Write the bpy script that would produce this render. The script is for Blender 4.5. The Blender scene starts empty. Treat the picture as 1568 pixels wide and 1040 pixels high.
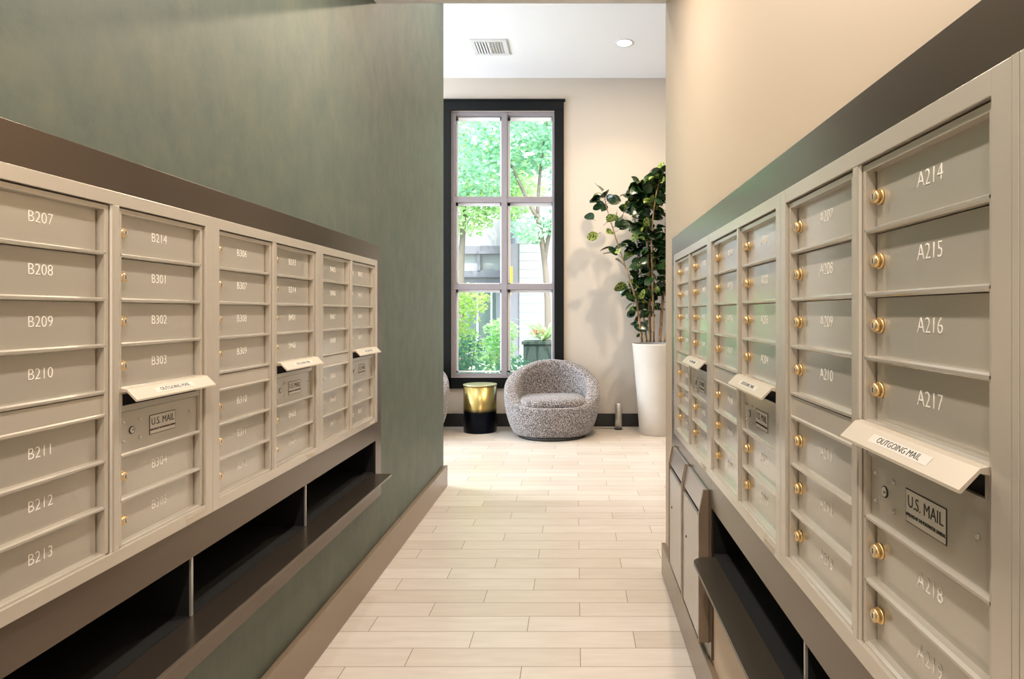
import bpy, bmesh, math, random
from mathutils import Vector, Matrix
R = math.radians
S = bpy.context.scene
COL = S.collection

# ------------------------------------------------------------------ camera, world, lights, exposure
cam_d = bpy.data.cameras.new('camera'); cam = bpy.data.objects.new('camera', cam_d); COL.objects.link(cam)
cam.location = (0, 0, 1.5); cam.rotation_euler = (R(90), 0, 0)
cam_d.sensor_width = 36; cam_d.lens = 950/1568*36
cam_d.shift_x = -98/1568; cam_d.shift_y = -41/1568
cam_d.clip_start = .02; cam_d.clip_end = 200
S.camera = cam
S.view_settings.view_transform = 'Standard'; S.view_settings.look = 'None'
S.view_settings.exposure = -0.35; S.view_settings.gamma = 1; S.view_settings.use_curve_mapping = False
W = bpy.data.worlds.new('world'); S.world = W; W.use_nodes = True
nt = W.node_tree; bg = nt.nodes['Background']
sky = nt.nodes.new('ShaderNodeTexSky'); sky.sky_type = 'NISHITA'
sky.sun_disc = False; sky.sun_elevation = R(50); sky.sun_rotation = R(150); sky.dust_density = 3
nt.links.new(sky.outputs[0], bg.inputs[0]); bg.inputs[1].default_value = 1.5

def light(name, kind, loc, rot, energy, color, size=.1, size_y=None, spread=None):
    d = bpy.data.lights.new(name, kind); o = bpy.data.objects.new(name, d); COL.objects.link(o)
    o.location = loc; o.rotation_euler = rot; d.energy = energy; d.color = color
    if kind == 'AREA':
        d.size = size
        if size_y: d.shape = 'RECTANGLE'; d.size_y = size_y
        else: d.shape = 'DISK'
        if spread: d.spread = R(spread)
    return o
sun = light('sun', 'SUN', (0, 0, 20), (R(38), 0, R(-25)), 8.0, (1, .96, .9)); sun.data.angle = R(1)
WARM = (1, .88, .77)
DOWN = [(-.33, -1.0), (-.33, .75), (-.33, 2.5)]
for x, y in DOWN:
    light('downlight_lamp', 'AREA', (x, y, 3.24), (0, 0, 0), 42, WARM, .14)
light('lobby_daylight', 'AREA', (-5.3, 6.6, 2.4), (0, R(-90), 0), 500, (.76, .88, 1), 2.6, 2.6)
light('lobby_lamp', 'AREA', (.555, 7.13, 4.57), (0, 0, 0), 22, (1, .78, .5), .16, spread=110)
light('lobby_lamp', 'AREA', (.8, 6.0, 4.57), (0, 0, 0), 120, (1, .80, .58), .14)
for x, y in ((-2.6, 5.9), (-.9, 4.6)):
    light('lobby_lamp', 'AREA', (x, y, 4.57), (0, 0, 0), 34, (1, .95, .9), .2)

light('rear_fill', 'AREA', (-.31, -3.0, 1.7), (R(90), 0, 0), 20, (1, .88, .74), 1.3, 2.6)  # added fill lamp behind the camera; no real opening there

# ------------------------------------------------------------------ materials
def s2l(c): return tuple((v/255/12.92 if v/255 <= .04045 else ((v/255+.055)/1.055)**2.4) for v in c)
def mat(name, rgb, rough=.5, metal=0., **k):
    m = bpy.data.materials.new(name); m.use_nodes = True
    b = m.node_tree.nodes['Principled BSDF']
    b.inputs['Base Color'].default_value = (*s2l(rgb), 1)
    b.inputs['Roughness'].default_value = rough; b.inputs['Metallic'].default_value = metal
    for kk, v in k.items():
        b.inputs[kk].default_value = v
    return m
def nodes(m): return m.node_tree.nodes, m.node_tree.links, m.node_tree.nodes['Principled BSDF']
def noise_mix(m, c1, c2, scale, lo=.35, hi=.65, detail=4, bump=0., stretch=None, rough=.55):
    N, L, b = nodes(m)
    tc = N.new('ShaderNodeTexCoord'); src = tc.outputs['Object']
    if stretch:
        mp = N.new('ShaderNodeMapping'); mp.inputs['Scale'].default_value = stretch
        L.new(src, mp.inputs[0]); src = mp.outputs[0]
    n = N.new('ShaderNodeTexNoise'); n.inputs['Scale'].default_value = scale; n.inputs['Detail'].default_value = detail
    n.inputs['Roughness'].default_value = rough
    L.new(src, n.inputs['Vector'])
    r = N.new('ShaderNodeValToRGB'); e = r.color_ramp.elements
    e[0].position = lo; e[1].position = hi; e[0].color = (*s2l(c1), 1); e[1].color = (*s2l(c2), 1)
    L.new(n.outputs[0], r.inputs[0]); L.new(r.outputs[0], b.inputs['Base Color'])
    if bump:
        bp = N.new('ShaderNodeBump'); bp.inputs['Strength'].default_value = bump; bp.inputs['Distance'].default_value = .01
        L.new(n.outputs[0], bp.inputs['Height']); L.new(bp.outputs[0], b.inputs['Normal'])
    return m
M = {}
M['green'] = noise_mix(mat('green_plaster', (100, 112, 100), .5), (76, 90, 82), (102, 108, 93), 7, .3, .7, 8, .08, (1, 1, .75), .72)
M['cream'] = mat('cream_paint', (208, 190, 166), .5)
M['back'] = mat('warm_white_paint', (198, 189, 178), .6)
M['ceil'] = mat('ceiling_paint', (232, 233, 236), .8)
M['box'] = mat('champagne_powder_coat', (207, 199, 186), .26, .35, **{'Coat Weight': .4, 'Coat Roughness': .15})
M['door'] = mat('champagne_door_paint', (197, 191, 179), .24, .4, **{'Coat Weight': .7, 'Coat Roughness': .12})
M['flap'] = mat('ivory_flap_paint', (206, 195, 178), .4, .1)
M['brown'] = mat('bronze_sheet_metal', (110, 99, 88), .23, .8)
M['darkshelf'] = mat('dark_laminate', (70, 64, 55), .3, .3)
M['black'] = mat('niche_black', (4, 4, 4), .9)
M['brass'] = mat('lock_brass', (238, 208, 152), .28, .85)
M['chrome'] = mat('lock_nickel', (222, 216, 208), .35, .6)
M['ink'] = mat('engraved_silver', (252, 248, 240), .6, 0)
M['print'] = mat('black_print', (30, 28, 26), .6)
M['label'] = mat('label_white', (218, 213, 203), .5)
M['labeltan'] = mat('label_grey', (200, 190, 172), .5)
M['base_br'] = mat('taupe_baseboard', (140, 122, 104), .25, .1)
M['base_dk'] = mat('charcoal_baseboard', (26, 26, 27), .4)
M['trimdk'] = mat('dark_slate_paint', (8, 12, 14), .5, **{'Specular IOR Level': .2})
M['sash'] = mat('grey_vinyl', (138, 132, 138), .45)
M['white'] = mat('white_vinyl', (235, 235, 238), .45)
M['pot'] = noise_mix(mat('white_planter', (226, 218, 208), .5), (206, 200, 192), (214, 208, 200), 3)
M['soil'] = mat('soil', (50, 38, 28), .95)
M['steel'] = mat('brushed_steel', (205, 202, 196), .38, .7)
M['cord'] = mat('grey_cord', (120, 116, 110), .6)
M['bin'] = mat('light_grey_metal', (196, 190, 188), .3, .5)
M['vent'] = mat('vent_white', (210, 210, 212), .6)
M['ventdk'] = mat('vent_dark', (110, 110, 114), .8)
M['bulb'] = mat('lamp_glow', (255, 240, 220), .5)
M['bulb'].node_tree.nodes['Principled BSDF'].inputs['Emission Color'].default_value = (1, .93, .8, 1)
M['bulb'].node_tree.nodes['Principled BSDF'].inputs['Emission Strength'].default_value = 6
M['bark'] = noise_mix(mat('stem_bark', (150, 120, 84), .8), (104, 78, 52), (176, 146, 106), 30, stretch=(1, 1, .3))
M['leaf'] = noise_mix(mat('rubber_leaf', (40, 70, 40), .22), (15, 34, 20), (44, 72, 34), 14)
M['leaf2'] = noise_mix(mat('variegated_leaf', (120, 140, 60), .25), (40, 70, 30), (150, 165, 84), 45, .42, .56)
M['bark2'] = mat('tree_bark', (120, 110, 100), .9)
def foliage_mat(name, a, b):  # leaf colours are lightened to carry the whitish glare outdoors
    m = noise_mix(mat(name, a, .5), a, b, 1.5, .4, .6)
    N, L, p = nodes(m)
    tr = N.new('ShaderNodeBsdfTranslucent'); mx = N.new('ShaderNodeMixShader'); mx.inputs[0].default_value = .45
    ramp = [n for n in N if n.type == 'VALTORGB'][0]
    L.new(ramp.outputs[0], tr.inputs[0]); out = N['Material Output']
    L.new(p.outputs[0], mx.inputs[1]); L.new(tr.outputs[0], mx.inputs[2]); L.new(mx.outputs[0], out.inputs[0])
    return m
M['tree1'] = foliage_mat('spring_leaves', (140, 190, 120), (196, 222, 160))
M['tree2'] = foliage_mat('cool_green_leaves', (130, 186, 150), (178, 214, 184))
M['shrub1'] = foliage_mat('lime_leaves', (150, 196, 90), (200, 220, 130))
M['shrub2'] = foliage_mat('blue_green_leaves', (92, 150, 110), (140, 190, 150))
M['ground'] = noise_mix(mat('garden_ground', (170, 175, 150), .9), (140, 165, 120), (205, 200, 185), 2)
M['grey_fascia_shade'] = mat('grey_fascia_and_shaded_side', (132, 130, 142), .8)  # grey of the fascia; also the shade painted on the house's side
M['whitewall'] = mat('white_trim', (170, 170, 176), .7)
M['darkglass'] = mat('house_glass', (110, 128, 122), .3)
M['planterdk'] = mat('dark_planter', (70, 84, 80), .6)
M['yellow'] = mat('yellow_plastic', (240, 200, 40), .5)
M['red'] = mat('red_flowers', (190, 110, 100), .7)
M['paver'] = mat('corridor_end_paint', (216, 204, 186), .7)

# lap siding: saw-tooth in z colours a darker line per board
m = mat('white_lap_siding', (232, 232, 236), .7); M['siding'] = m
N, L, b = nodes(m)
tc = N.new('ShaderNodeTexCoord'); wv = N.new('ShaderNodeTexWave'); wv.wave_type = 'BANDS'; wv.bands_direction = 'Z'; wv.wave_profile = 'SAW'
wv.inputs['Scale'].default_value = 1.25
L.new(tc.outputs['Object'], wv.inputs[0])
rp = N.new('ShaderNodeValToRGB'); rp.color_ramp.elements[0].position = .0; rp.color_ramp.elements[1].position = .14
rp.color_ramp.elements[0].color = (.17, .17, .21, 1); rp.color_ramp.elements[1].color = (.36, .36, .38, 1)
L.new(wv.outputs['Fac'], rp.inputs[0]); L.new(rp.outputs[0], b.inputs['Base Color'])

# boucle
m = mat('boucle_fabric', (150, 140, 135), .95); M['boucle'] = m
N, L, b = nodes(m)
tc = N.new('ShaderNodeTexCoord')
n1 = N.new('ShaderNodeTexNoise'); n1.inputs['Scale'].default_value = 96; n1.inputs['Detail'].default_value = 3; n1.inputs['Roughness'].default_value = .7
L.new(tc.outputs['Object'], n1.inputs['Vector'])
rp = N.new('ShaderNodeValToRGB'); e = rp.color_ramp.elements
e[0].position = .40; e[0].color = (*s2l((52, 46, 47)), 1); e[1].position = .60; e[1].color = (*s2l((200, 196, 198)), 1)
k = e.new(.5); k.color = (*s2l((122, 115, 114)), 1)
L.new(n1.outputs[0], rp.inputs[0]); L.new(rp.outputs[0], b.inputs['Base Color'])
bp = N.new('ShaderNodeBump'); bp.inputs['Strength'].default_value = .5; bp.inputs['Distance'].default_value = .01
L.new(n1.outputs[0], bp.inputs['Height']); L.new(bp.outputs[0], b.inputs['Normal'])
b.inputs['Sheen Weight'].default_value = .3

# floor planks: rows .145 m deep, planks .747 m long, each row shifted by a third
m = mat('porcelain_plank_floor', (222, 208, 192), .3); M['floor'] = m
N, L, b = nodes(m)
tc = N.new('ShaderNodeTexCoord'); sx = N.new('ShaderNodeSeparateXYZ'); L.new(tc.outputs['Object'], sx.inputs[0])
def mth(op, a, c=None):
    n = N.new('ShaderNodeMath'); n.operation = op
    for i, v in enumerate((a, c)):
        if v is None: continue
        if isinstance(v, (int, float)): n.inputs[i].default_value = v
        else: L.new(v, n.inputs[i])
    return n.outputs[0]
ry = mth('DIVIDE', mth('SUBTRACT', sx.outputs[1], 2.629-1.45), .145)
row = mth('FLOOR', ry); fy = mth('FRACT', ry)
ux = mth('DIVIDE', mth('SUBTRACT', mth('SUBTRACT', sx.outputs[0], .019-7.47), mth('MULTIPLY', mth('SUBTRACT', row, 10.0), .249)), .747)
cx = mth('FLOOR', ux); fx = mth('FRACT', ux)
ex = mth('MULTIPLY', mth('MINIMUM', fx, mth('SUBTRACT', 1.0, fx)), .747)
ey = mth('MULTIPLY', mth('MINIMUM', fy, mth('SUBTRACT', 1.0, fy)), .145)
dist = mth('MINIMUM', ex, ey)
g = N.new('ShaderNodeMapRange'); g.inputs['From Min'].default_value = .0010; g.inputs['From Max'].default_value = .0022
L.new(dist, g.inputs['Value'])
cmb = N.new('ShaderNodeCombineXYZ'); L.new(cx, cmb.inputs[0]); L.new(row, cmb.inputs[1])
wn = N.new('ShaderNodeTexWhiteNoise'); L.new(cmb.outputs[0], wn.inputs['Vector'])
rp = N.new('ShaderNodeValToRGB'); rp.color_ramp.elements[0].color = (*s2l((211, 200, 188)), 1); rp.color_ramp.elements[1].color = (*s2l((226, 218, 209)), 1)
L.new(wn.outputs['Value'], rp.inputs[0])
mp = N.new('ShaderNodeMapping'); mp.inputs['Scale'].default_value = (1.2, 7, 1)
ad = N.new('ShaderNodeVectorMath'); ad.operation = 'ADD'; L.new(tc.outputs['Object'], ad.inputs[0]); L.new(wn.outputs['Color'], ad.inputs[1])
L.new(ad.outputs[0], mp.inputs[0])
gr = N.new('ShaderNodeTexNoise'); gr.inputs['Scale'].default_value = 4; gr.inputs['Detail'].default_value = 6; L.new(mp.outputs[0], gr.inputs['Vector'])
mx = N.new('ShaderNodeMixRGB'); mx.blend_type = 'MULTIPLY'; mx.inputs[0].default_value = .22
L.new(rp.outputs[0], mx.inputs[1])
g2 = N.new('ShaderNodeValToRGB'); g2.color_ramp.elements[0].position = .3; g2.color_ramp.elements[1].position = .7
g2.color_ramp.elements[0].color = (.55, .5, .45, 1)
L.new(gr.outputs[0], g2.inputs[0]); L.new(g2.outputs[0], mx.inputs[2])
mj = N.new('ShaderNodeMixRGB'); mj.inputs[1].default_value = (*s2l((128, 104, 84)), 1)
L.new(g.outputs[0], mj.inputs[0]); L.new(mx.outputs[0], mj.inputs[2]); L.new(mj.outputs[0], b.inputs['Base Color'])

# clear glass (thin pane)
m = bpy.data.materials.new('window_glass'); m.use_nodes = True; M['glass'] = m
N, L = m.node_tree.nodes, m.node_tree.links
N.remove(N['Principled BSDF'])
tr = N.new('ShaderNodeBsdfTransparent'); tr.inputs[0].default_value = (.94, .97, .96, 1)
gl = N.new('ShaderNodeBsdfGlossy'); gl.inputs['Roughness'].default_value = .02
fr = N.new('ShaderNodeFresnel'); fr.inputs[0].default_value = 1.35
mx = N.new('ShaderNodeMixShader'); L.new(fr.outputs[0], mx.inputs[0]); L.new(tr.outputs[0], mx.inputs[1]); L.new(gl.outputs[0], mx.inputs[2])
L.new(mx.outputs[0], N['Material Output'].inputs[0])

# table: brass above, dark below
m = mat('two_tone_metal', (190, 160, 90), .3, 1.); M['table'] = m
N, L, b = nodes(m)
tc = N.new('ShaderNodeTexCoord'); sx = N.new('ShaderNodeSeparateXYZ'); L.new(tc.outputs['Object'], sx.inputs[0])
rp = N.new('ShaderNodeValToRGB'); e = rp.color_ramp.elements
e[0].position = .26; e[0].color = (.010, .012, .018, 1); e[1].position = .31; e[1].color = (*s2l((176, 156, 98)), 1)
L.new(sx.outputs[2], rp.inputs[0]); L.new(rp.outputs[0], b.inputs['Base Color'])

# ------------------------------------------------------------------ mesh helpers
def box(bm, x0, x1, y0, y1, z0, z1, bev=0., mi=0):
    vs = [bm.verts.new(p) for p in ((x0,y0,z0),(x1,y0,z0),(x1,y1,z0),(x0,y1,z0),(x0,y0,z1),(x1,y0,z1),(x1,y1,z1),(x0,y1,z1))]
    fs = [bm.faces.new([vs[i] for i in f]) for f in ((3,2,1,0),(4,5,6,7),(0,1,5,4),(1,2,6,5),(2,3,7,6),(3,0,4,7))]
    for f in fs: f.material_index = mi
    if bev:
        es = set(e for f in fs for e in f.edges)
        r = bmesh.ops.bevel(bm, geom=list(es), offset=bev, segments=2, affect='EDGES', profile=.5)
        for f in r['faces']: f.material_index = mi
def lathe(bm, prof, n=48, cx=0, cy=0, cap0=True, cap1=True, axis='Z', mi=0):
    rings = []
    for r, z in prof:
        ring = []
        for i in range(n):
            a = 2*math.pi*i/n
            p = (cx+r*math.cos(a), cy+r*math.sin(a), z)
            ring.append(bm.verts.new(p))
        rings.append(ring)
    for a, b_ in zip(rings, rings[1:]):
        for i in range(n):
            f = bm.faces.new((a[i], a[(i+1) % n], b_[(i+1) % n], b_[i])); f.smooth = True; f.material_index = mi
    if cap0: f = bm.faces.new(list(reversed(rings[0]))); f.material_index = mi
    if cap1: f = bm.faces.new(rings[-1]); f.material_index = mi
    return rings
def cyl_y(bm, x, z, y0, y1, r0, r1=None, n=20, mi=0):     # axis along y, front is y0
    r1 = r0 if r1 is None else r1
    a = [bm.verts.new((x+r0*math.cos(2*math.pi*i/n), y0, z+r0*math.sin(2*math.pi*i/n))) for i in range(n)]
    c = [bm.verts.new((x+r1*math.cos(2*math.pi*i/n), y1, z+r1*math.sin(2*math.pi*i/n))) for i in range(n)]
    for i in range(n):
        f = bm.faces.new((a[i], a[(i+1) % n], c[(i+1) % n], c[i])); f.smooth = True; f.material_index = mi
    f = bm.faces.new(list(reversed(a))); f.material_index = mi
    f = bm.faces.new(c); f.material_index = mi
def tube(bm, pts, radii, n=8):
    pts = [Vector(p) for p in pts]; rings = []
    for i, p in enumerate(pts):
        d = (pts[min(i+1, len(pts)-1)]-pts[max(i-1, 0)]).normalized()
        u = d.orthogonal().normalized() if i == 0 else (u - d*u.dot(d)).normalized()
        v = d.cross(u); r = radii[i] if isinstance(radii, (list, tuple)) else radii
        rings.append([bm.verts.new(p+u*r*math.cos(2*math.pi*k/n)+v*r*math.sin(2*math.pi*k/n)) for k in range(n)])
    for a, c in zip(rings, rings[1:]):
        for k in range(n):
            f = bm.faces.new((a[k], a[(k+1) % n], c[(k+1) % n], c[k])); f.smooth = True
    bm.faces.new(list(reversed(rings[0]))); bm.faces.new(rings[-1])
def prism_x(bm, prof, x0, x1):       # (y,z) outline extruded along x
    a = [bm.verts.new((x0, y, z)) for y, z in prof]; c = [bm.verts.new((x1, y, z)) for y, z in prof]
    n = len(prof)
    for i in range(n): bm.faces.new((a[i], a[(i+1) % n], c[(i+1) % n], c[i]))
    bm.faces.new(list(reversed(a))); bm.faces.new(c)
def obj(name, bm, mats, parent=None, loc=None):
    me = bpy.data.meshes.new(name)
    bmesh.ops.recalc_face_normals(bm, faces=bm.faces[:])
    bm.to_mesh(me); bm.free()
    for mm in (mats if isinstance(mats, (list, tuple)) else [mats]): me.materials.append(mm)
    o = bpy.data.objects.new(name, me); COL.objects.link(o)
    if parent: o.parent = parent
    if loc: o.location = loc
    return o
def tag(o, label, cat, group=None, kind=None):
    o['label'] = label; o['category'] = cat
    if group: o['group'] = group
    if kind: o['kind'] = kind
    return o
def thing(name, label, cat, loc=(0,0,0), rz=0., group=None):
    o = bpy.data.objects.new(name, None); COL.objects.link(o); o.location = loc; o.rotation_euler = (0, 0, rz)
    return tag(o, label, cat, group)
def struct(name, boxes, m, parent=None):
    bm = bmesh.new()
    for bx in boxes: box(bm, *bx)
    o = obj(name, bm, m, parent)
    if not parent: o['kind'] = 'structure'
    return o
FONT = None
def text(name, s, size, m, parent, loc, sx=1., thin=0., bold=0.):
    cu = bpy.data.curves.new(name, 'FONT'); cu.body = s; cu.size = size; cu.align_x = 'CENTER'; cu.align_y = 'CENTER'
    cu.extrude = .0003; cu.offset = bold-thin; cu.resolution_u = 3
    o = bpy.data.objects.new(name, cu)
    me = bpy.data.meshes.new_from_object(o)
    bpy.data.objects.remove(o); bpy.data.curves.remove(cu)
    me.materials.clear(); me.materials.append(m)
    o = bpy.data.objects.new(name, me); COL.objects.link(o); o.parent = parent
    o.location = loc; o.rotation_euler = (R(90), 0, 0); o.scale = (sx, 1, 1)
    return o

# ------------------------------------------------------------------ the setting
LX, RX = -1.143, .515         # corridor wall planes
LEND, REND, BACK, CEIL, CZ = 5.35, 3.56, 8.19, 4.6, 3.27
struct('floor', [(-5.6, 4.2, -3.2, 8.2, -.1, 0)], M['floor'])
# left wall with a hole for the mailboxes and the letter niche (hidden behind the surround)
H0, H1, HZ0, HZ1 = .35, 3.55, .5, 1.84
struct('wall_left', [(LX-.5, LX, -3.2, H0, 0, CEIL), (LX-.5, LX, H1, LEND, 0, CEIL),
                     (LX-.5, LX, H0, H1, 0, HZ0), (LX-.5, LX, H0, H1, HZ1, CEIL), (LX-.55, LX-.5, H0, H1, HZ0, HZ1)], M['green'])
G0, G1 = .35, 3.22
struct('wall_right', [(RX, RX+.5, -3.2, G0, 0, CEIL), (RX, RX+.5, G1, REND, 0, CEIL), (RX, RX+.5, G0, 2.38, 0, .5),
                      (RX, RX+.5, 2.38, G1, 0, .2), (RX, RX+.5, G0, G1, HZ1, CEIL), (RX+.5, RX+.55, G0, G1, 0, HZ1)], M['cream'])
struct('wall_behind', [(LX, RX, -3.2, -3.1, 0, CZ)], M['paver'])
struct('wall_lobby_left', [(-5.6, -5.5, 5.25, 8.4, 0, CEIL)], M['back'])
struct('wall_lobby_right', [(4.1, 4.2, REND-.1, 8.4, 0, CEIL)], M['back'])
struct('wall_lobby_front_left', [(-5.5, LX-.5, 5.25, 5.35, 0, CEIL)], M['back'])
struct('wall_lobby_front_right', [(RX+.5, 4.1, REND-.1, REND, 0, CEIL)], M['back'])
WX0, WX1, WZ0, WZ1 = -1.645, -.285, .645, 4.165    # window opening
struct('wall_back', [(-5.5, WX0, BACK, BACK+.2, 0, CEIL), (WX1, 4.1, BACK, BACK+.2, 0, CEIL),
                     (WX0, WX1, BACK, BACK+.2, 0, WZ0), (WX0, WX1, BACK, BACK+.2, WZ1, CEIL)], M['back'])
struct('ceiling', [(-5.6, 4.2, 3.55, 8.4, CEIL, CEIL+.1)], M['ceil'])
struct('ceiling_corridor', [(LX, RX, -3.2, 3.55, CZ, CEIL+.1)], M['ceil'])
# baseboards
bm = bmesh.new()
box(bm, LX, -1.113, -3.1, LEND+.03, 0, .178, .003)
o = obj('baseboard_left', bm, M['base_br']); o['kind'] = 'structure'
bm = bmesh.new(); box(bm, .492, RX, -3.1, REND+.012, 0, .178, .004)
o = obj('baseboard_right', bm, M['base_br']); o['kind'] = 'structure'
struct('baseboard_back', [(-5.5, 4.1, BACK-.022, BACK, 0, .17)], M['base_dk'])

# window
win = struct('window_1', [(WX0, WX0+.05, BACK+.03, BACK+.13, WZ0, WZ1), (WX1-.03, WX1, BACK+.03, BACK+.13, WZ0, WZ1),
                          (WX0+.05, WX1-.03, BACK+.032, BACK+.128, WZ0, WZ0+.045), (WX0+.05, WX1-.03, BACK+.032, BACK+.128, WZ1-.05, WZ1)], M['sash'])
tb = bmesh.new()
box(tb, WX0-.125, WX0, BACK-.03, BACK, WZ0-.14, WZ1+.12, .003); box(tb, WX1, WX1+.125, BACK-.03, BACK, WZ0-.14, WZ1+.12, .003)
box(tb, WX0-.125, WX1+.125, BACK-.035, BACK, WZ1, WZ1+.125, .003); box(tb, WX0-.145, WX1+.145, BACK-.05, BACK, WZ1+.12, WZ1+.145, .003)
box(tb, WX0-.125, WX1+.125, BACK-.03, BACK, WZ0-.14, WZ0, .003)
obj('window_trim', tb, M['trimdk'], win)
VX = -.950; HZS = (3.0, 1.845)
mb = bmesh.new(); box(mb, VX-.038, VX+.038, BACK+.02, BACK+.13, WZ0+.01, WZ1-.01, .004)
obj('mullion', mb, M['sash'], win)
mb = bmesh.new()
for z in HZS:
    box(mb, WX0+.01, WX1-.01, BACK+.025, BACK+.125, z-.038, z+.038, .004)
obj('transom_bar', mb, M['sash'], win)
rows = [(WZ0+.03, HZS[1]), (HZS[1], HZS[0]), (HZS[0], WZ1-.03)]
for x0, x1 in ((WX0+.03, VX-.03), (VX+.03, WX1-.01)):
    for z0, z1 in rows:
        a, b2 = x0+.012, x1-.012; c, d = z0+.03, z1-.03
        sb = bmesh.new()
        for bb in ((a, a+.03, c, d), (b2-.02, b2, c, d), (a, b2, c, c+.02), (a, b2, d-.045, d)):
            box(sb, bb[0], bb[1], BACK+.085, BACK+.12, bb[2], bb[3])
        obj('sash_bead', sb, M['white'], win)
        pb = bmesh.new(); box(pb, a, b2, BACK+.10, BACK+.104, c, d)
        obj('pane', pb, M['glass'], win)

# ------------------------------------------------------------------ mailbox units
UZ, UH = .885, .910
PIT = .1125
def door_mesh(x0, x1, z0, z1):
    bm = bmesh.new()
    box(bm, x0+.002, x1-.002, .026, .034, z0+.004, z1-.001, .001)
    prism_x(bm, [(.028, z0), (.012, z0), (.008, z0+.003), (.008, z0+.007), (.014, z0+.010), (.028, z0+.011)], x0-.006, x1+.006)
    return bm
def keylock(parent, x, z):
    bm = bmesh.new()
    cyl_y(bm, x, z, .0215, .0262, .0135, .0140, 24)
    cyl_y(bm, x, z, .0125, .0218, .0108, .0112, 24)
    cyl_y(bm, x, z, .0118, .0126, .0090, .0100, 24)
    cyl_y(bm, x, z, .0112, .0119, .0068, .0070, 20, 1)
    box(bm, x-.0012, x+.0012, .0108, .0113, z-.0045, z+.0045, 0, 2)
    obj('lock', bm, [M['brass'], M['chrome'], M['print']], parent)
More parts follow.
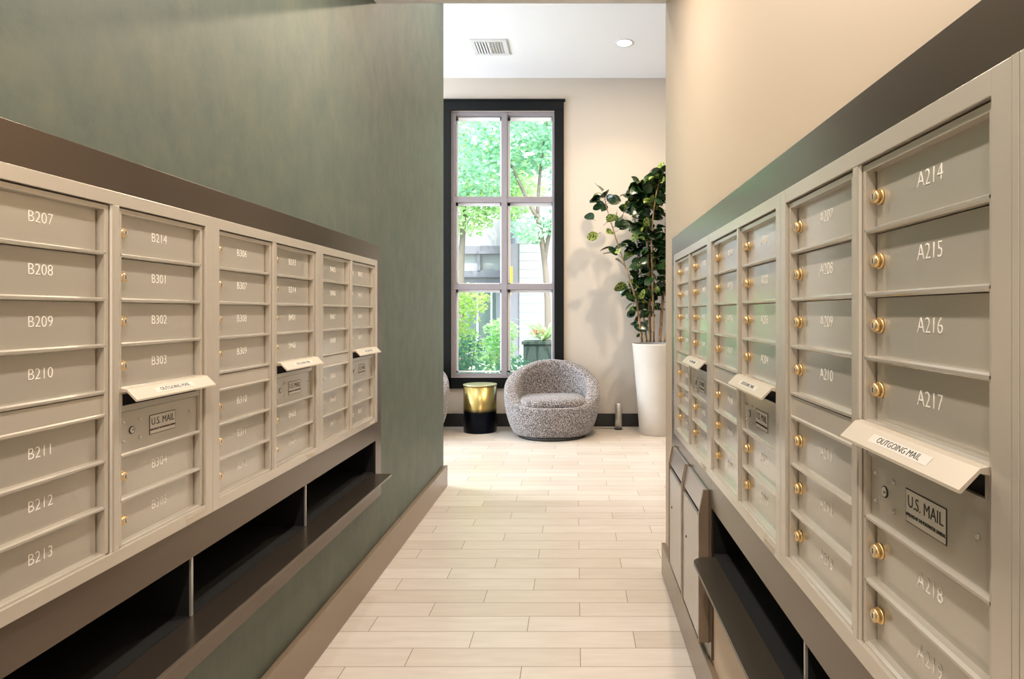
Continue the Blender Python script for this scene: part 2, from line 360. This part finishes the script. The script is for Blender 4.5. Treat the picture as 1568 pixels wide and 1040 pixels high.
def mailbox_unit(label, loc, rz, Wd, names, numbers_far=False):
    t = thing('mailbox_unit', label, 'mailbox', loc, rz, None)
    st = .036; mid = Wd/2
    bm = bmesh.new()
    box(bm, 0, st, 0, .05, 0, UH, .0012); box(bm, Wd-st, Wd, 0, .05, 0, UH, .0012)
    box(bm, st-.001, Wd-st+.001, .0003, .05, 0, .033, .001); box(bm, st-.001, Wd-st+.001, .0003, .05, UH-.033, UH, .001)
    obj('face_frame', bm, M['box'], t)
    bm = bmesh.new(); box(bm, .01, Wd-.01, .05, .38, .01, UH-.01)
    obj('cabinet_body', bm, M['box'], t)
    bm = bmesh.new(); box(bm, mid-.014, mid+.014, 0.001, .045, .024, UH-.028, .006)
    obj('mullion', bm, M['box'], t)
    top = UH-.033
    for c in range(2):
        c0, c1 = (st+.003, mid-.017) if c == 0 else (mid+.017, Wd-st-.003)
        bm = bmesh.new()
        zb = .036
        box(bm, c0, c0+.009, .008, .045, zb, top-.003, .0008); box(bm, c1-.012, c1, .008, .045, zb, top-.003, .0008)
        box(bm, c0, c1, .0083, .045, top-.015, top-.003, .0008)
        obj('column_frame', bm, M['box'], t)
        x0, x1 = c0+.012, c1-.015
        z = top-.015+.002; lst = names[c]; ph = (z-.030)/7.5
        for i in range(7 if c == 0 else 6):
            if i == 4:
                if c == 0:
                    zs = z-ph/2
                    bm = bmesh.new(); box(bm, c0+.004, c1-.005, .013, .034, zs+.003, z-.002, .001)
                    prism_x(bm, [(.028, zs), (.012, zs), (.008, zs+.003), (.008, zs+.007), (.014, zs+.010), (.028, zs+.011)], c0+.006, c1-.009)
                    obj('blank_panel', bm, M['box'], t); z = zs
                else:
                    zs = z-1.5*ph; zp = z-.052
                    bm = bmesh.new()     # slot panel built round its slot
                    for bb in ((c0+.004, c0+.016, zp, z-.001), (c1-.024, c1-.004, zp, z-.001), (c0+.016, c1-.024, zp, z-.037), (c0+.016, c1-.024, z-.008, z-.001)):
                        box(bm, bb[0], bb[1], .011, .020, bb[2], bb[3])
                    obj('slot_panel', bm, M['door'], t)
                    bm = bmesh.new(); box(bm, c0+.014, c1-.022, .018, .034, z-.039, z-.006)
                    obj('mail_slot', bm, M['black'], t)
                    bm = bmesh.new()
                    prism_x(bm, [(.012, .004), (.004, .008), (-.008, .006), (-.034, -.020), (-.034, -.0245), (-.031, -.0245), (-.008, .0), (.012, -.004)], c0+.004, c1-.004)
                    bx = bmesh.new(); bx.free()
                    fl = obj('slot_flap', bm, M['flap'], t, (0, 0, z))
                    pl = bmesh.new(); mlen = (c1-c0)*.48; mc = (c0+c1)/2
                    # label lying on the sloping face
                    d = Vector((0, -.026, -.026)).normalized()
                    nrm = Vector((0, -d.z, d.y)); nrm = -nrm if nrm.z < 0 else nrm
                    p0 = Vector((0, -.008, .006))
                    def onf(xx, s, h): return Vector((xx, 0, 0))+p0+d*s+nrm*h
                    q = [pl.verts.new(onf(xx, s, .0004)) for xx, s in ((mc-mlen/2, .026), (mc+mlen/2, .026), (mc+mlen/2, .010), (mc-mlen/2, .010))]
                    pl.faces.new(q)
                    lb = obj('flap_label', pl, M['label'], fl)
                    tx = text('flap_label_text', 'OUTGOING MAIL', .0155, M['print'], fl, onf(mc, .018, .0006), 1., .0002)
                    tx.rotation_euler = (R(45), 0, 0)
                    # keyed access door with the printed plate
                    bm = bmesh.new(); box(bm, x0-.002, x1+.002, .018, .034, zs+.004, zp-.002, .001)
                    prism_x(bm, [(.028, zs), (.012, zs), (.008, zs+.003), (.008, zs+.007), (.014, zs+.010), (.028, zs+.011)], x0-.006, x1+.006)
                    ad = obj('access_door', bm, M['door'], t)
                    w = x1-x0; zc = (zs+.010+zp)/2
                    for sxp, dz in ((.05, .024), (.05, -.024), (.235, .024), (.235, -.024), (.90, .012)):
                        sc = bmesh.new(); X = x0+w*sxp
                        cyl_y(sc, X, zc+dz, .0145, .0182, .0022, .0045, 12)
                        obj('bolt', sc, M['steel'], ad)
                    kl = bmesh.new(); X = x0+w*.145
                    cyl_y(kl, X, zc, .0165, .0182, .0095, .0100, 24, 0); cyl_y(kl, X, zc, .0158, .0168, .0078, .0078, 24, 1)
                    box(kl, X-.001, X+.0055, .0152, .0159, zc-.001, zc+.001, 0, 0)
                    obj('key_cylinder', kl, [M['print'], M['chrome']], ad)
                    lw = w*.335; lx = x0+w*.52; lh = .052
                    pl = bmesh.new(); box(pl, lx-lw/2, lx+lw/2, .0172, .0181, zc-lh/2, zc+lh/2, 0, 0)
                    box(pl, lx-lw/2+.0016, lx+lw/2-.0016, .0169, .0173, zc-lh/2+.0016, zc+lh/2-.0016, 0, 1)
                    obj('mail_plate', pl, [M['print'], M['label']], ad)
                    text('mail_plate_text', 'U.S. MAIL', .0270, M['print'], ad, (lx, .0166, zc+.007), .86, .0002, 0)
                    text('mail_plate_text', 'APPROVED BY THE POSTMASTER GENERAL', .0075, M['print'], ad, (lx, .0166, zc-.0135), .72)
                    z = zs
            zn = z-ph
            dr = obj('mailbox_door', door_mesh(x0, x1, zn, z), M['door'], t)
            zc = (zn+.010+z)/2
            keylock(dr, x0+.016, zc+.002)
            text('door_number', lst[i], .0350, M['ink'], dr, ((x0+x1)/2+.004, .0256, zc+.004), .90, .0005)
            z = zn
    # small approval sticker on the bottom rail
    bm = bmesh.new(); box(bm, Wd-.13, Wd-.045, -.0005, .0006, .004, .022)
    obj('rail_sticker', bm, M['labeltan'], t)
    return t
def run(pre, a, n): return [f'{pre}{k}' for k in range(a, a+n)]
LF, RF = -1.12, .50
left_units = [
    ('silver-beige mailbox unit B207 to B305 on the green wall, nearest the camera', 1.114, .80, (run('B', 207, 7), ['B214']+run('B', 301, 5))),
    ('silver-beige mailbox unit B306 to B404, middle of the three on the green wall', 1.914, .80, (run('B', 306, 7), ['B313', 'B314']+run('B', 401, 4))),
    ('silver-beige mailbox unit on the green wall, farthest in and beside the bare plaster', 2.714, .786, (run('B', 405, 7), run('B', 412, 6)))]
for lab, y, w, nm in left_units:
    mailbox_unit(lab, (LF, y, UZ), R(90), w, nm)
right_units = [
    ('silver-beige mailbox unit A207 to A219 on the cream wall, nearest the camera', 1.518, .806, (run('A', 207, 7), run('A', 214, 6))),
    ('silver-beige mailbox unit ending at A206, middle one on the cream wall', 2.335, .817, (run('A', 114, 7), run('A', 201, 6))),
    ('silver-beige mailbox unit above the two waste doors, farthest on the cream wall', 3.170, .835, (run('A', 101, 7), run('A', 108, 6)))]
for lab, y, w, nm in right_units:
    mailbox_unit(lab, (RF, y, UZ), R(-90), w, nm)

# ------------------------------------------------------------------ surrounds, shelves, niches
sr = thing('mailbox_surround', 'bronze sheet metal surround framing the mailboxes and letter niche on the green wall', 'surround', (LX, 0, 0))
def panel_left(y0, y1, z0, z1): return (0, .012, y0, y1, z0, z1)
bm = bmesh.new()
for q in ((.3, 3.60, 1.797, 1.885), (3.502, 3.60, .445, 1.797), (.3, 3.502, .778, .883), (.3, 3.502, .445, .588), (.3, 1.11, .883, 1.797)):
    box(bm, 0, .012, *q, .001)
obj('face_panel', bm, M['brown'], sr)
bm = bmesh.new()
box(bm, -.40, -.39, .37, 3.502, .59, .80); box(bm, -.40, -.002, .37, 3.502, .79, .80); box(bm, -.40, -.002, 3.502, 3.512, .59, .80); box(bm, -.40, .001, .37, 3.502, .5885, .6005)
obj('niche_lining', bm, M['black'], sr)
bm = bmesh.new(); box(bm, .0012, .113, .3, 3.47, .588, .600, .002)
for v in bm.verts:
    pass
obj('letter_shelf', bm, M['brown'], sr)
for y in (1.07, 1.843, 2.62):
    bm = bmesh.new(); box(bm, -.30, -.003, y-.004, y+.004, .600, .79, 0, 1); box(bm, -.003, .003, y-.005, y+.005, .600, .79)
    obj('niche_divider', bm, [M['steel'], M['black']], sr)

sr = thing('mailbox_surround', 'bronze sheet metal surround framing the mailboxes and waste doors on the cream wall', 'surround', (RX, 0, 0))
bm = bmesh.new()
for q in ((.3, 3.27, 1.797, 1.89), (3.172, 3.27, .20, 1.797), (.3, 2.318, .772, .883), (2.318, 3.172, .825, .883), (.3, 2.318, .445, .588), (2.318, 2.365, .20, .825), (2.365, 3.172, .183, .235)):
    box(bm, -.010, 0, *q, .001)
obj('face_panel', bm, M['brown'], sr)
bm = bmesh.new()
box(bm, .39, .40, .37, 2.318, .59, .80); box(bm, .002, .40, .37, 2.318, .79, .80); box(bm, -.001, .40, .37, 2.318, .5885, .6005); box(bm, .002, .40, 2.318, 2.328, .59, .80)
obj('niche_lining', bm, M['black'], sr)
bm = bmesh.new()
r = .05; xo = -.090; pts = [(-.0012, .3), (xo, .3)]
for i in range(9):
    a = R(180-i*90/8); pts.append((xo+r+r*math.cos(a), 2.285-r+r*math.sin(a)))
pts += [(-.0012, 2.285)]
lo = [bm.verts.new((x, y, .588)) for x, y in pts]; hi = [bm.verts.new((x, y, .600)) for x, y in pts]
bm.faces.new(lo); bm.faces.new(hi)
for i in range(len(pts)): bm.faces.new((lo[i], lo[(i+1) % len(pts)], hi[(i+1) % len(pts)], hi[i]))
obj('letter_shelf', bm, M['darkshelf'], sr)
for y in (.62, 1.39):
    bm = bmesh.new(); box(bm, .003, .30, y-.004, y+.004, .600, .79, 0, 1); box(bm, -.003, .003, y-.005, y+.005, .600, .79)
    obj('niche_divider', bm, [M['steel'], M['black']], sr)
# filler stile beyond the nearest cream-wall unit
bm = bmesh.new(); box(bm, RF, RX, .3, .6995, UZ, UZ+UH, .001); box(bm, RF-.0005, RX, .7, .711, UZ, UZ+UH, .0005)
tag(obj('filler_panel', bm, M['box']), 'plain beige metal filler stile beside the mailbox column A214', 'panel')

# waste doors
def waste_door(label, y1, w):
    t = thing('waste_door', label, 'cabinet door', (RX-.002, y1, .24), R(-90), 'waste doors under the far mailboxes')
    bm = bmesh.new(); box(bm, .002, w-.002, -.040, -.001, .001, .470, .003)
    obj('door_panel', bm, M['bin'], t)
    bm = bmesh.new(); prism_x(bm, [(-.0, .580), (-.020, .580), (-.036, .494), (-.028, .494), (-.012, .560), (0, .560)], .002, w-.002)
    obj('hopper_flap', bm, M['bin'], t)
    bm = bmesh.new(); box(bm, .004, w-.004, -.026, -.001, .468, .498)
    obj('hopper_slot', bm, M['black'], t)
    for x in (0, w-.012):
        bm = bmesh.new(); prism_x(bm, [(0, 0), (-.044, 0), (-.044, .492), (-.026, .582), (0, .582)], x, x+.012)
        obj('side_rail', bm, M['base_br'], t)
    bm = bmesh.new(); cyl_y(bm, w*.24, .300, -.0425, -.0395, .006, .006, 14)
    obj('lock', bm, M['print'], t)
    return t
waste_door('flat grey metal waste door with slot, under the mailboxes and farther from the shelf', 3.150, .385)
waste_door('flat grey metal waste door with slot, next to the rounded end of the dark shelf', 2.755, .385)

# ------------------------------------------------------------------ lobby furniture
def interp(t, pts):
    for (a, va), (b_, vb) in zip(pts, pts[1:]):
        if t <= b_:
            s = (t-a)/(b_-a); s = s*s*(3-2*s) if False else s
            return va+(vb-va)*s
    return pts[-1][1]
def smooth_rim():
    P = [(0, .395), (30, .395), (45, .41), (60, .475), (75, .56), (90, .635), (110, .735), (130, .82), (155, .885), (180, .905)]
    v = [interp(i, P) for i in range(181)]
    for _ in range(24):
        v = [v[0]]+[(v[i-1]+v[i]*2+v[i+1])/4 for i in range(1, 180)]+[v[180]]
    return v
RIM = smooth_rim()
def rad(z):    # outer profile
    return interp(z, [(.03, .77), (.05, .81), (.12, .87), (.22, .93), (.35, .98), (.5, 1.0), (.62, .99), (.75, .94), (.86, .86), (1.0, .74)])
def barrel_chair(label, loc, rz):
    t = thing('barrel_chair', label, 'armchair', loc, rz, None)
    bm = bmesh.new(); n = 96; A, B = .590, .500; th = .085
    rings = []
    zin = .36
    ks = [0, .04, .1, .18, .28, .4, .52, .64, .76, .88, 1]
    prof_n = None
    for i in range(n):
        a = 2*math.pi*i/n     # 0 = front (-y)
        deg = abs(math.degrees(a if a <= math.pi else a-2*math.pi))
        h = RIM[int(round(deg))]; th = interp(deg, [(0, .07), (35, .085), (58, .15), (100, .165), (140, .125), (180, .11)]); hc = h-th*.31
        line = []
        for k in ks:
            z = .035+(hc-.035)*k; line.append((rad(z), z, 0.))
        r0 = rad(hc)
        for j in range(1, 8):
            b_ = math.pi*j/8; line.append((r0, hc+th*.5*math.sin(b_)**.75*.62, th*.5*(1-math.cos(b_))))
        for k in (0, .25, .5, .75, 1):
            z = hc+(zin-.03-hc)*k if hc > zin-.03 else hc
            line.append((rad(z) if hc > zin else r0, z-.0001*k, th+.02*k))
        col = []
        for r, z, ins in line:
            x, y = A*r*math.sin(a), -B*r*math.cos(a)
            L_ = math.hypot(x, y); f = (L_-ins)/L_
            col.append(bm.verts.new((x*f, y*f, z)))
        rings.append(col)
    m_ = len(rings[0])
    for i in range(n):
        a, b_ = rings[i], rings[(i+1) % n]
        for j in range(m_-1):
            f = bm.faces.new((a[j], b_[j], b_[j+1], a[j+1])); f.smooth = True
    bm.faces.new([r[0] for r in rings]); bm.faces.new([r[-1] for r in rings])
    obj('shell', bm, M['boucle'], t)
    bm = bmesh.new()     # rounded seat cushion
    n2 = 64; prof = [(.90, 0), (.97, .012), (1, .035), (1, .075), (.975, .10), (.92, .115), (.6, .124), (.25, .127)]
    rr = []
    for r, z in prof:
        ring = []
        for i in range(n2):
            a = 2*math.pi*i/n2; ex = .62
            cx_, cy_ = math.cos(a), math.sin(a)
            x = .395*r*math.copysign(abs(cx_)**ex, cx_); y = .385*r*math.copysign(abs(cy_)**ex, cy_)*.93
            ring.append(bm.verts.new((x, y-.065, .345+z+.02)))
        rr.append(ring)
    for a, b_ in zip(rr, rr[1:]):
        for i in range(n2):
            f = bm.faces.new((a[i], a[(i+1) % n2], b_[(i+1) % n2], b_[i])); f.smooth = True
    bm.faces.new(rr[0]); bm.faces.new(rr[-1])
    obj('seat_cushion', bm, M['boucle'], t)
    bm = bmesh.new(); lathe(bm, [(.40, 0), (.42, .004), (.42, .030), (.38, .036)], 64)
    obj('swivel_base', bm, M['print'], t)
    return t
barrel_chair('grey and brown flecked barrel armchair beside the brass-topped table, in front of the window', (-.292, 7.62, 0), R(3))
barrel_chair('grey flecked barrel armchair mostly hidden by the end of the green wall', (-2.15, 7.62, 0), R(0))

bm = bmesh.new(); lathe(bm, [(.205, 0), (.208, .004), (.208, .585)], 72)
tb = thing('side_table', 'round drum side table, brass upper half over black lower half, beside the armchair', 'side table', (-1.215, 7.86, 0))
obj('drum', bm, M['table'], tb)
bm = bmesh.new(); lathe(bm, [(.210, .584), (.214, .587), (.214, .595), (.211, .598)], 72)
obj('table_top', bm, mat('brushed_champagne_top', (214, 206, 170), .35, .8), tb)

PX, PY = 1.0, 7.72
bm = bmesh.new()
prof = [(.205, 0), (.212, .008), (.225, .2), (.245, .5), (.270, .8), (.297, 1.105), (.300, 1.118), (.288, 1.120), (.280, 1.10), (.275, 1.06)]
lathe(bm, prof, 72, cap1=True)
tb = thing('planter', 'tall tapered matte white planter in the corner by the cream wall', 'planter', (PX, PY, 0))
obj('pot', bm, M['pot'], tb)
bm = bmesh.new(); lathe(bm, [(.272, 1.062), (.272, 1.085), (.15, 1.092), (.02, 1.095)], 40)
obj('soil', bm, M['soil'], tb)

random.seed(7)
pl = thing('potted_tree', 'tall leafy houseplant with round dark leaves and bare stems in the white planter', 'plant', (PX, PY, 1.09))
def P(px, py, y=PY): return Vector(((px-882)/950*y-PX, y-PY, 1.5-(py-479)/950*y-1.09))
def bez(pts, n=24):
    out = []; P_ = [pts[0]]+list(pts)+[pts[-1]]
    for s in range(1, len(P_)-2):
        for i in range(n):
            t = i/n; a, b_, c, d = P_[s-1], P_[s], P_[s+1], P_[s+2]
            out.append(.5*((2*b_)+(c-a)*t+(2*a-5*b_+4*c-d)*t*t+(3*b_-a-3*c+d)*t**3))
    out.append(P_[-2]); return out
stems = [  # points in the plant's own space: base, then up
    [(983, 524, 7.66), (976, 470, 7.6), (968, 440, 7.6), (948, 380, 7.6), (930, 322, 7.6), (926, 300, 7.6)],
    [(995, 524, 7.75), (994, 440, 7.7), (990, 360, 7.65), (984, 300, 7.65), (988, 285, 7.6)],
    [(1001, 524, 7.62), (999, 430, 7.6), (998, 360, 7.6), (1004, 300, 7.55), (1012, 272, 7.55)],
    [(1010, 524, 7.7), (1016, 440, 7.7), (1019, 360, 7.7), (1024, 290, 7.7), (1022, 262, 7.7)],
    [(990, 524, 7.8), (984, 470, 7.85), (980, 400, 7.85), (972, 340, 7.85), (975, 305, 7.85)],
    [(1018, 524, 7.75), (1034, 440, 7.8), (1046, 370, 7.8), (1052, 310, 7.8)]]
paths = []
for k, sp in enumerate(stems):
    pts = bez([P(a, b_, y) for a, b_, y in sp], 8)
    rr = [.019*(1-.72*i/len(pts))*(1.1 if k in (1, 3) else .8) for i in range(len(pts))]
    bm = bmesh.new(); tube(bm, pts, rr, 8); obj('stem', bm, M['bark'], pl); paths.append(pts)
def leaf(bm, base, d, up, ln, wd, mi, curl=.18):
    d = d.normalized(); s = d.cross(up); s = s.normalized() if s.length > .01 else d.orthogonal().normalized(); n_ = s.cross(d)
    rows_ = []
    for t, w in ((0, .06), (.12, .52), (.3, .88), (.52, 1.0), (.74, .86), (.9, .52), (1, .08)):
        c = base+d*ln*t-n_*curl*ln*t*t
        rows_.append([bm.verts.new(c+s*wd*.5*w*q+n_*abs(q)*wd*.14*w) for q in (-1, 0, 1)])
    for a, b_ in zip(rows_, rows_[1:]):
        for i in range(2):
            f = bm.faces.new((a[i], a[i+1], b_[i+1], b_[i])); f.smooth = True; f.material_index = mi
bm = bmesh.new()
def put_leaf(p, size=1., d=None):
    az = random.uniform(0, 2*math.pi)
    d = d or Vector((math.cos(az), math.sin(az)*.8-.15, random.uniform(-.7, .75)))
    st = p+d.normalized()*random.uniform(.03, .09)
    tube(bm, [p, st], [.003, .002], 4)
    up = Vector((random.uniform(-.9, .9), random.uniform(-1.0, .3), random.uniform(.1, 1)))
    ln = random.uniform(.13, .195)*size
    leaf(bm, st, d, up, ln, ln*random.uniform(.72, .9), 1 if random.random() < .2 else 0, random.uniform(-.05, .35))
dens = [(0, 66, .16), (1, 92, .16), (2, 100, .18), (3, 84, .2), (4, 90, .10), (5, 60, .2)]
for k, n_, t0 in dens:
    for _ in range(n_):
        t = t0+(1-t0)*random.random()**.95
        if k == 0 and t > .56 and random.random() < .62: continue
        p = paths[k][min(int(t*(len(paths[k])-1)), len(paths[k])-1)]
        put_leaf(p, .92 if t > .3 else .7)
for k in range(6):
    for _ in range(5): put_leaf(paths[k][-1]+Vector((0, 0, random.uniform(-.08, .02))), .95)
for a, b_ in ((912, 338), (935, 385), (924, 345), (920, 356), (932, 300), (928, 297), (940, 303), (945, 322), (955, 325), (962, 460), (1002, 510)):
    put_leaf(P(a, b_, 7.6), 1.0)
obj('foliage', bm, [M['leaf'], M['leaf2']], pl)

# uplight and its cord
ul = thing('uplight', 'small brushed steel cylinder uplight on the floor by the planter', 'lamp', ((947-882)/950*7.98, 7.98, 0))
bm = bmesh.new(); lathe(bm, [(.044, 0), (.044, .325), (.040, .330), (.036, .325), (.034, .30)], 32); obj('housing', bm, M['steel'], ul)
bm = bmesh.new(); lathe(bm, [(.052, 0), (.052, .012), (.046, .014)], 32); obj('foot', bm, M['base_dk'], ul)
bm = bmesh.new(); tube(bm, bez([Vector((-.05, .03, .006)), Vector((-.3, .06, .006)), Vector((-.6, .03, .006)), Vector((-.9, .1, .006))], 8), .005, 6)
obj('cord', bm, M['cord'], ul)

# ceiling things
bm = bmesh.new()
R0 = thing('ceiling_downlight', 'lit round recessed downlight in the white lobby ceiling', 'ceiling light', (.555, 7.13, CEIL))
lathe(bm, [(.085, -.002), (.105, -.006), (.110, 0)], 48, cap0=False, cap1=False); obj('trim_ring', bm, M['vent'], R0)
bm = bmesh.new(); lathe(bm, [(.088, -.001), (.088, -.0005)], 48); obj('lens', bm, M['bulb'], R0)
V0 = thing('ceiling_vent', 'square white louvred air vent in the lobby ceiling', 'vent', (-1.0, 7.23, CEIL))
bm = bmesh.new()
s_ = .21
for x0, x1, y0, y1 in ((-s_, s_, -s_, -s_+.05), (-s_, s_, s_-.05, s_), (-s_, -s_+.05, -s_+.05, s_-.05), (s_-.05, s_, -s_+.05, s_-.05)): box(bm, x0, x1, y0, y1, -.016, 0, .003)
obj('vent_frame', bm, M['vent'], V0)
bm = bmesh.new(); box(bm, -s_+.03, s_-.03, -s_+.03, s_-.03, -.003, 0); obj('backing', bm, M['ventdk'], V0)
bm = bmesh.new()
for i in range(10):
    x = -.145+i*.0322
    sh = .012 if i < 5 else -.012
    a = [bm.verts.new(p) for p in ((x-.003+sh, -.155, -.018), (x+.003+sh, -.155, -.018), (x+.003-sh, -.155, -.003), (x-.003-sh, -.155, -.003))]
    c = [bm.verts.new((v.co.x, .155, v.co.z)) for v in a]
    for k in range(4): bm.faces.new((a[k], a[(k+1) % 4], c[(k+1) % 4], c[k]))
    bm.faces.new(a); bm.faces.new(c)
obj('louvre', bm, M['vent'], V0)

# ------------------------------------------------------------------ outdoors
struct('ground_outside', [(-14, 12, 8.41, 42, -.2, -.02)], M['ground'])
hA = thing('building', 'white and grey building with an overhanging upper storey, seen through the lower panes', 'building', (0, 20, 0))
bm = bmesh.new(); box(bm, -10, -2.25, 0, 6, 0, 2.35); box(bm, -10, -2.35, -.35, 6, 2.82, 4.9); obj('wall', bm, M['whitewall'], hA)
bm = bmesh.new(); box(bm, -10, -2.2, -.5, 6, 2.62, 2.82); box(bm, -10, -2.15, -.55, 6, 3.35, 3.6)
box(bm, -10, -2.2, -.3, 6, 2.35, 2.62)
for x in (-4.0, -3.1, -2.35): box(bm, x, x+.09, -.5, -.41, 2.8, 3.4)
obj('fascia', bm, M['grey_fascia_shade'], hA)
for x in (-3.95, -3.2, -2.75):
    bm = bmesh.new(); box(bm, x, x+.06, -.04, 0, .6, 2.3); obj('window_post', bm, M['white'], hA)
bm = bmesh.new(); box(bm, -4.6, -2.6, -.02, 0, .7, 2.25); obj('glazing', bm, M['darkglass'], hA)
hB = thing('house', 'house with white horizontal lap siding behind the garden shrubs', 'building', (0, 18.3, 0))
bm = bmesh.new(); box(bm, -1.67, 8, 0, 6, 0, 5.8); obj('wall', bm, M['siding'], hB)
bm = bmesh.new(); box(bm, -2.1, -1.67, .05, 6, 0, 3.55); obj('shade_grey_side_wall', bm, M['grey_fascia_shade'], hB)  # grey colour stands for the shade on the house's less-lit side wall
sg = thing('banner', 'yellow banner hanging by the shaded corner of the sided house', 'sign', (-2.02, 18.1, 0))
bm = bmesh.new(); box(bm, -.03, .17, 0, .02, 2.25, 2.85, .01); box(bm, .02, .12, 0, .02, 2.02, 2.2, .01); obj('cloth', bm, M['yellow'], sg)
bm = bmesh.new(); box(bm, -.05, -.03, 0, .02, 0, 2.95); obj('pole', bm, M['steel'], sg)

def leaf_cloud(blobs, n, size, seed, flat=.6):
    rnd = random.Random(seed); bm = bmesh.new()
    tot = sum(b_[3]**2 for b_ in blobs)
    for bx_, by_, bz_, br in blobs:
        for _ in range(int(n*br*br/tot)):
            v = Vector((rnd.gauss(0, 1), rnd.gauss(0, 1), rnd.gauss(0, 1))).normalized()*br*rnd.random()**.4
            p = Vector((bx_+v.x, by_+v.y, bz_+v.z*flat+0))
            d = Vector((rnd.uniform(-1, 1), rnd.uniform(-1, 1), rnd.uniform(-.6, .4))).normalized()
            s = d.orthogonal().normalized(); s = (Matrix.Rotation(rnd.uniform(0, 6.28), 3, d) @ s)
            L_ = size*rnd.uniform(.6, 1.3)
            q = [bm.verts.new(c) for c in (p-d*L_*.5, p+s*L_*.28, p+d*L_*.5, p-s*L_*.28)]
            bm.faces.new(q)
    return bm
def tree(label, x, y, trunk, blobs, n, size, m, seed):
    t = thing('tree', label, 'tree', (x, y, 0))
    bm = bmesh.new()
    for pts, r0, r1 in trunk:
        pp = bez([Vector(p) for p in pts], 5); tube(bm, pp, [r0+(r1-r0)*i/len(pp) for i in range(len(pp))], 8)
    obj('trunk', bm, M['bark2'], t)
    obj('crown', leaf_cloud(blobs, n, size, seed), m, t)
tree('slender garden tree with a pale forked trunk behind the upper right panes', -.62, 13.2,
     [([(0, 0, 0), (.02, 0, 1.5), (-.05, 0, 2.6), (-.2, 0, 3.6)], .075, .05), ([(-.05, 0, 2.6), (.1, 0, 3.4), (.5, .2, 4.8)], .05, .02),
      ([(-.2, 0, 3.5), (-.6, 0, 4.3), (-1.0, .1, 5.2)], .05, .02), ([(-.2, 0, 3.6), (-.15, .1, 4.5), (0, .1, 5.6)], .04, .02)],
     [(-.9, 0, 5.2, 1.3), (.3, .3, 5.3, 1.4), (.9, 0, 4.3, .9), (-.2, .2, 6.4, 1.4), (-.35, -.1, 3.25, .5), (.5, 0, 3.4, .6), (-1.5, 0, 4.4, .9)], 9000, .13, M['tree2'], 1)
tree('broad bright green tree filling the upper left panes', -2.95, 16.4,
     [([(0, 0, 0), (-.1, 0, 2), (0, 0, 4.5)], .12, .06)],
     [(0, 0, 5.6, 1.7), (-1.1, .2, 4.9, 1.4), (1.0, 0, 4.7, 1.2), (.2, 0, 6.9, 1.6), (1.3, .2, 6.0, 1.2), (0, 0, 4.0, .8)], 11000, .15, M['tree1'], 2)
tree('distant bright green tree standing behind the white sided house', 1.0, 31,
     [([(0, 0, 0), (0, 0, 5)], .2, .1)],
     [(0, 0, 7.6, 3.2), (-3.4, 0, 7.4, 3.0), (-6.4, 0, 7.2, 3.0), (-2, 0, 10.4, 3.0), (-5.5, 0, 10, 2.6), (2, 0, 9, 2.6)], 12000, .30, M['tree1'], 3)
def shrub(label, x, y, blobs, n, size, m, seed, group=None):
    t = thing('shrub', label, 'shrub', (x, y, 0), 0, group)
    rnd = random.Random(seed); bm = bmesh.new()
    for _ in range(9):
        b_ = rnd.choice(blobs)
        e = Vector((b_[0]+rnd.uniform(-.6, .6)*b_[3], b_[1]+rnd.uniform(-.4, .4)*b_[3], b_[2]+rnd.uniform(-.2, .5)*b_[3]))
        s0 = Vector((e.x*.3, e.y*.3, -.02)); tube(bm, [s0, (s0+e)/2+Vector((e.x*.1, 0, .1)), e], [.012, .009, .004], 5)
    obj('branch', bm, M['bark2'], t)
    obj('foliage', leaf_cloud(blobs, n, size, seed, .8), m, t)
shrub('tall lime-green shrub in the lower left pane', -2.05, 10.7, [(-.1, 0, 1.45, .5), (.0, 0, .9, .5), (.25, .1, 1.75, .35), (-.3, 0, 1.9, .35)], 2200, .08, M['shrub1'], 11)
shrub('blue-green feathery shrub low in the window behind the drum table', -1.75, 9.2, [(0, 0, .55, .45), (-.3, 0, .35, .4), (.3, 0, .5, .4), (.1, 0, .95, .3)], 2600, .06, M['shrub2'], 12)
shrub('low dense shrub at the window behind the armchair', -.75, 10.0, [(0, 0, .4, .4), (-.25, 0, .55, .35), (.35, 0, .45, .4)], 2000, .06, M['shrub2'], 13)
shrub('bright green shrub beside the dark garden planter', -1.55, 12.0, [(0, 0, .7, .45), (.1, 0, 1.15, .35)], 1400, .08, M['tree1'], 14)
gp = thing('garden_planter', 'dark square garden planter with flowers in the lower right pane', 'planter', (-.60, 11.6, 0))
bm = bmesh.new(); box(bm, -.36, .36, -.3, .3, -.02, .92, .01); box(bm, -.39, .39, -.33, .33, .92, .98, .01); obj('box', bm, M['planterdk'], gp)
fp = thing('palm_plant', 'spiky green palm fronds and small red flowers in the dark garden planter', 'plant', (-.60, 11.6, .98))
bm = bmesh.new(); rnd = random.Random(5)
for k in range(60):
    a = rnd.uniform(0, 6.28); L_ = rnd.uniform(.35, .95); up = rnd.uniform(.2, 1.0)
    d = Vector((math.cos(a), math.sin(a), up)).normalized(); s = d.cross(Vector((0, 0, 1))).normalized()
    c0, c1, c2 = Vector((0, 0, 0)), d*L_*.55, d*L_-Vector((0, 0, .18*L_))
    v = [bm.verts.new(p) for p in (c0-s*.006, c0+s*.006, c1+s*.030, c1-s*.030, c2)]
    bm.faces.new((v[0], v[1], v[2], v[3])); bm.faces.new((v[3], v[2], v[4]))
obj('frond', bm, M['tree1'], fp)
bm = leaf_cloud([(-.1, -.15, .17, .15)], 120, .05, 8); obj('flower', bm, M['red'], fp)
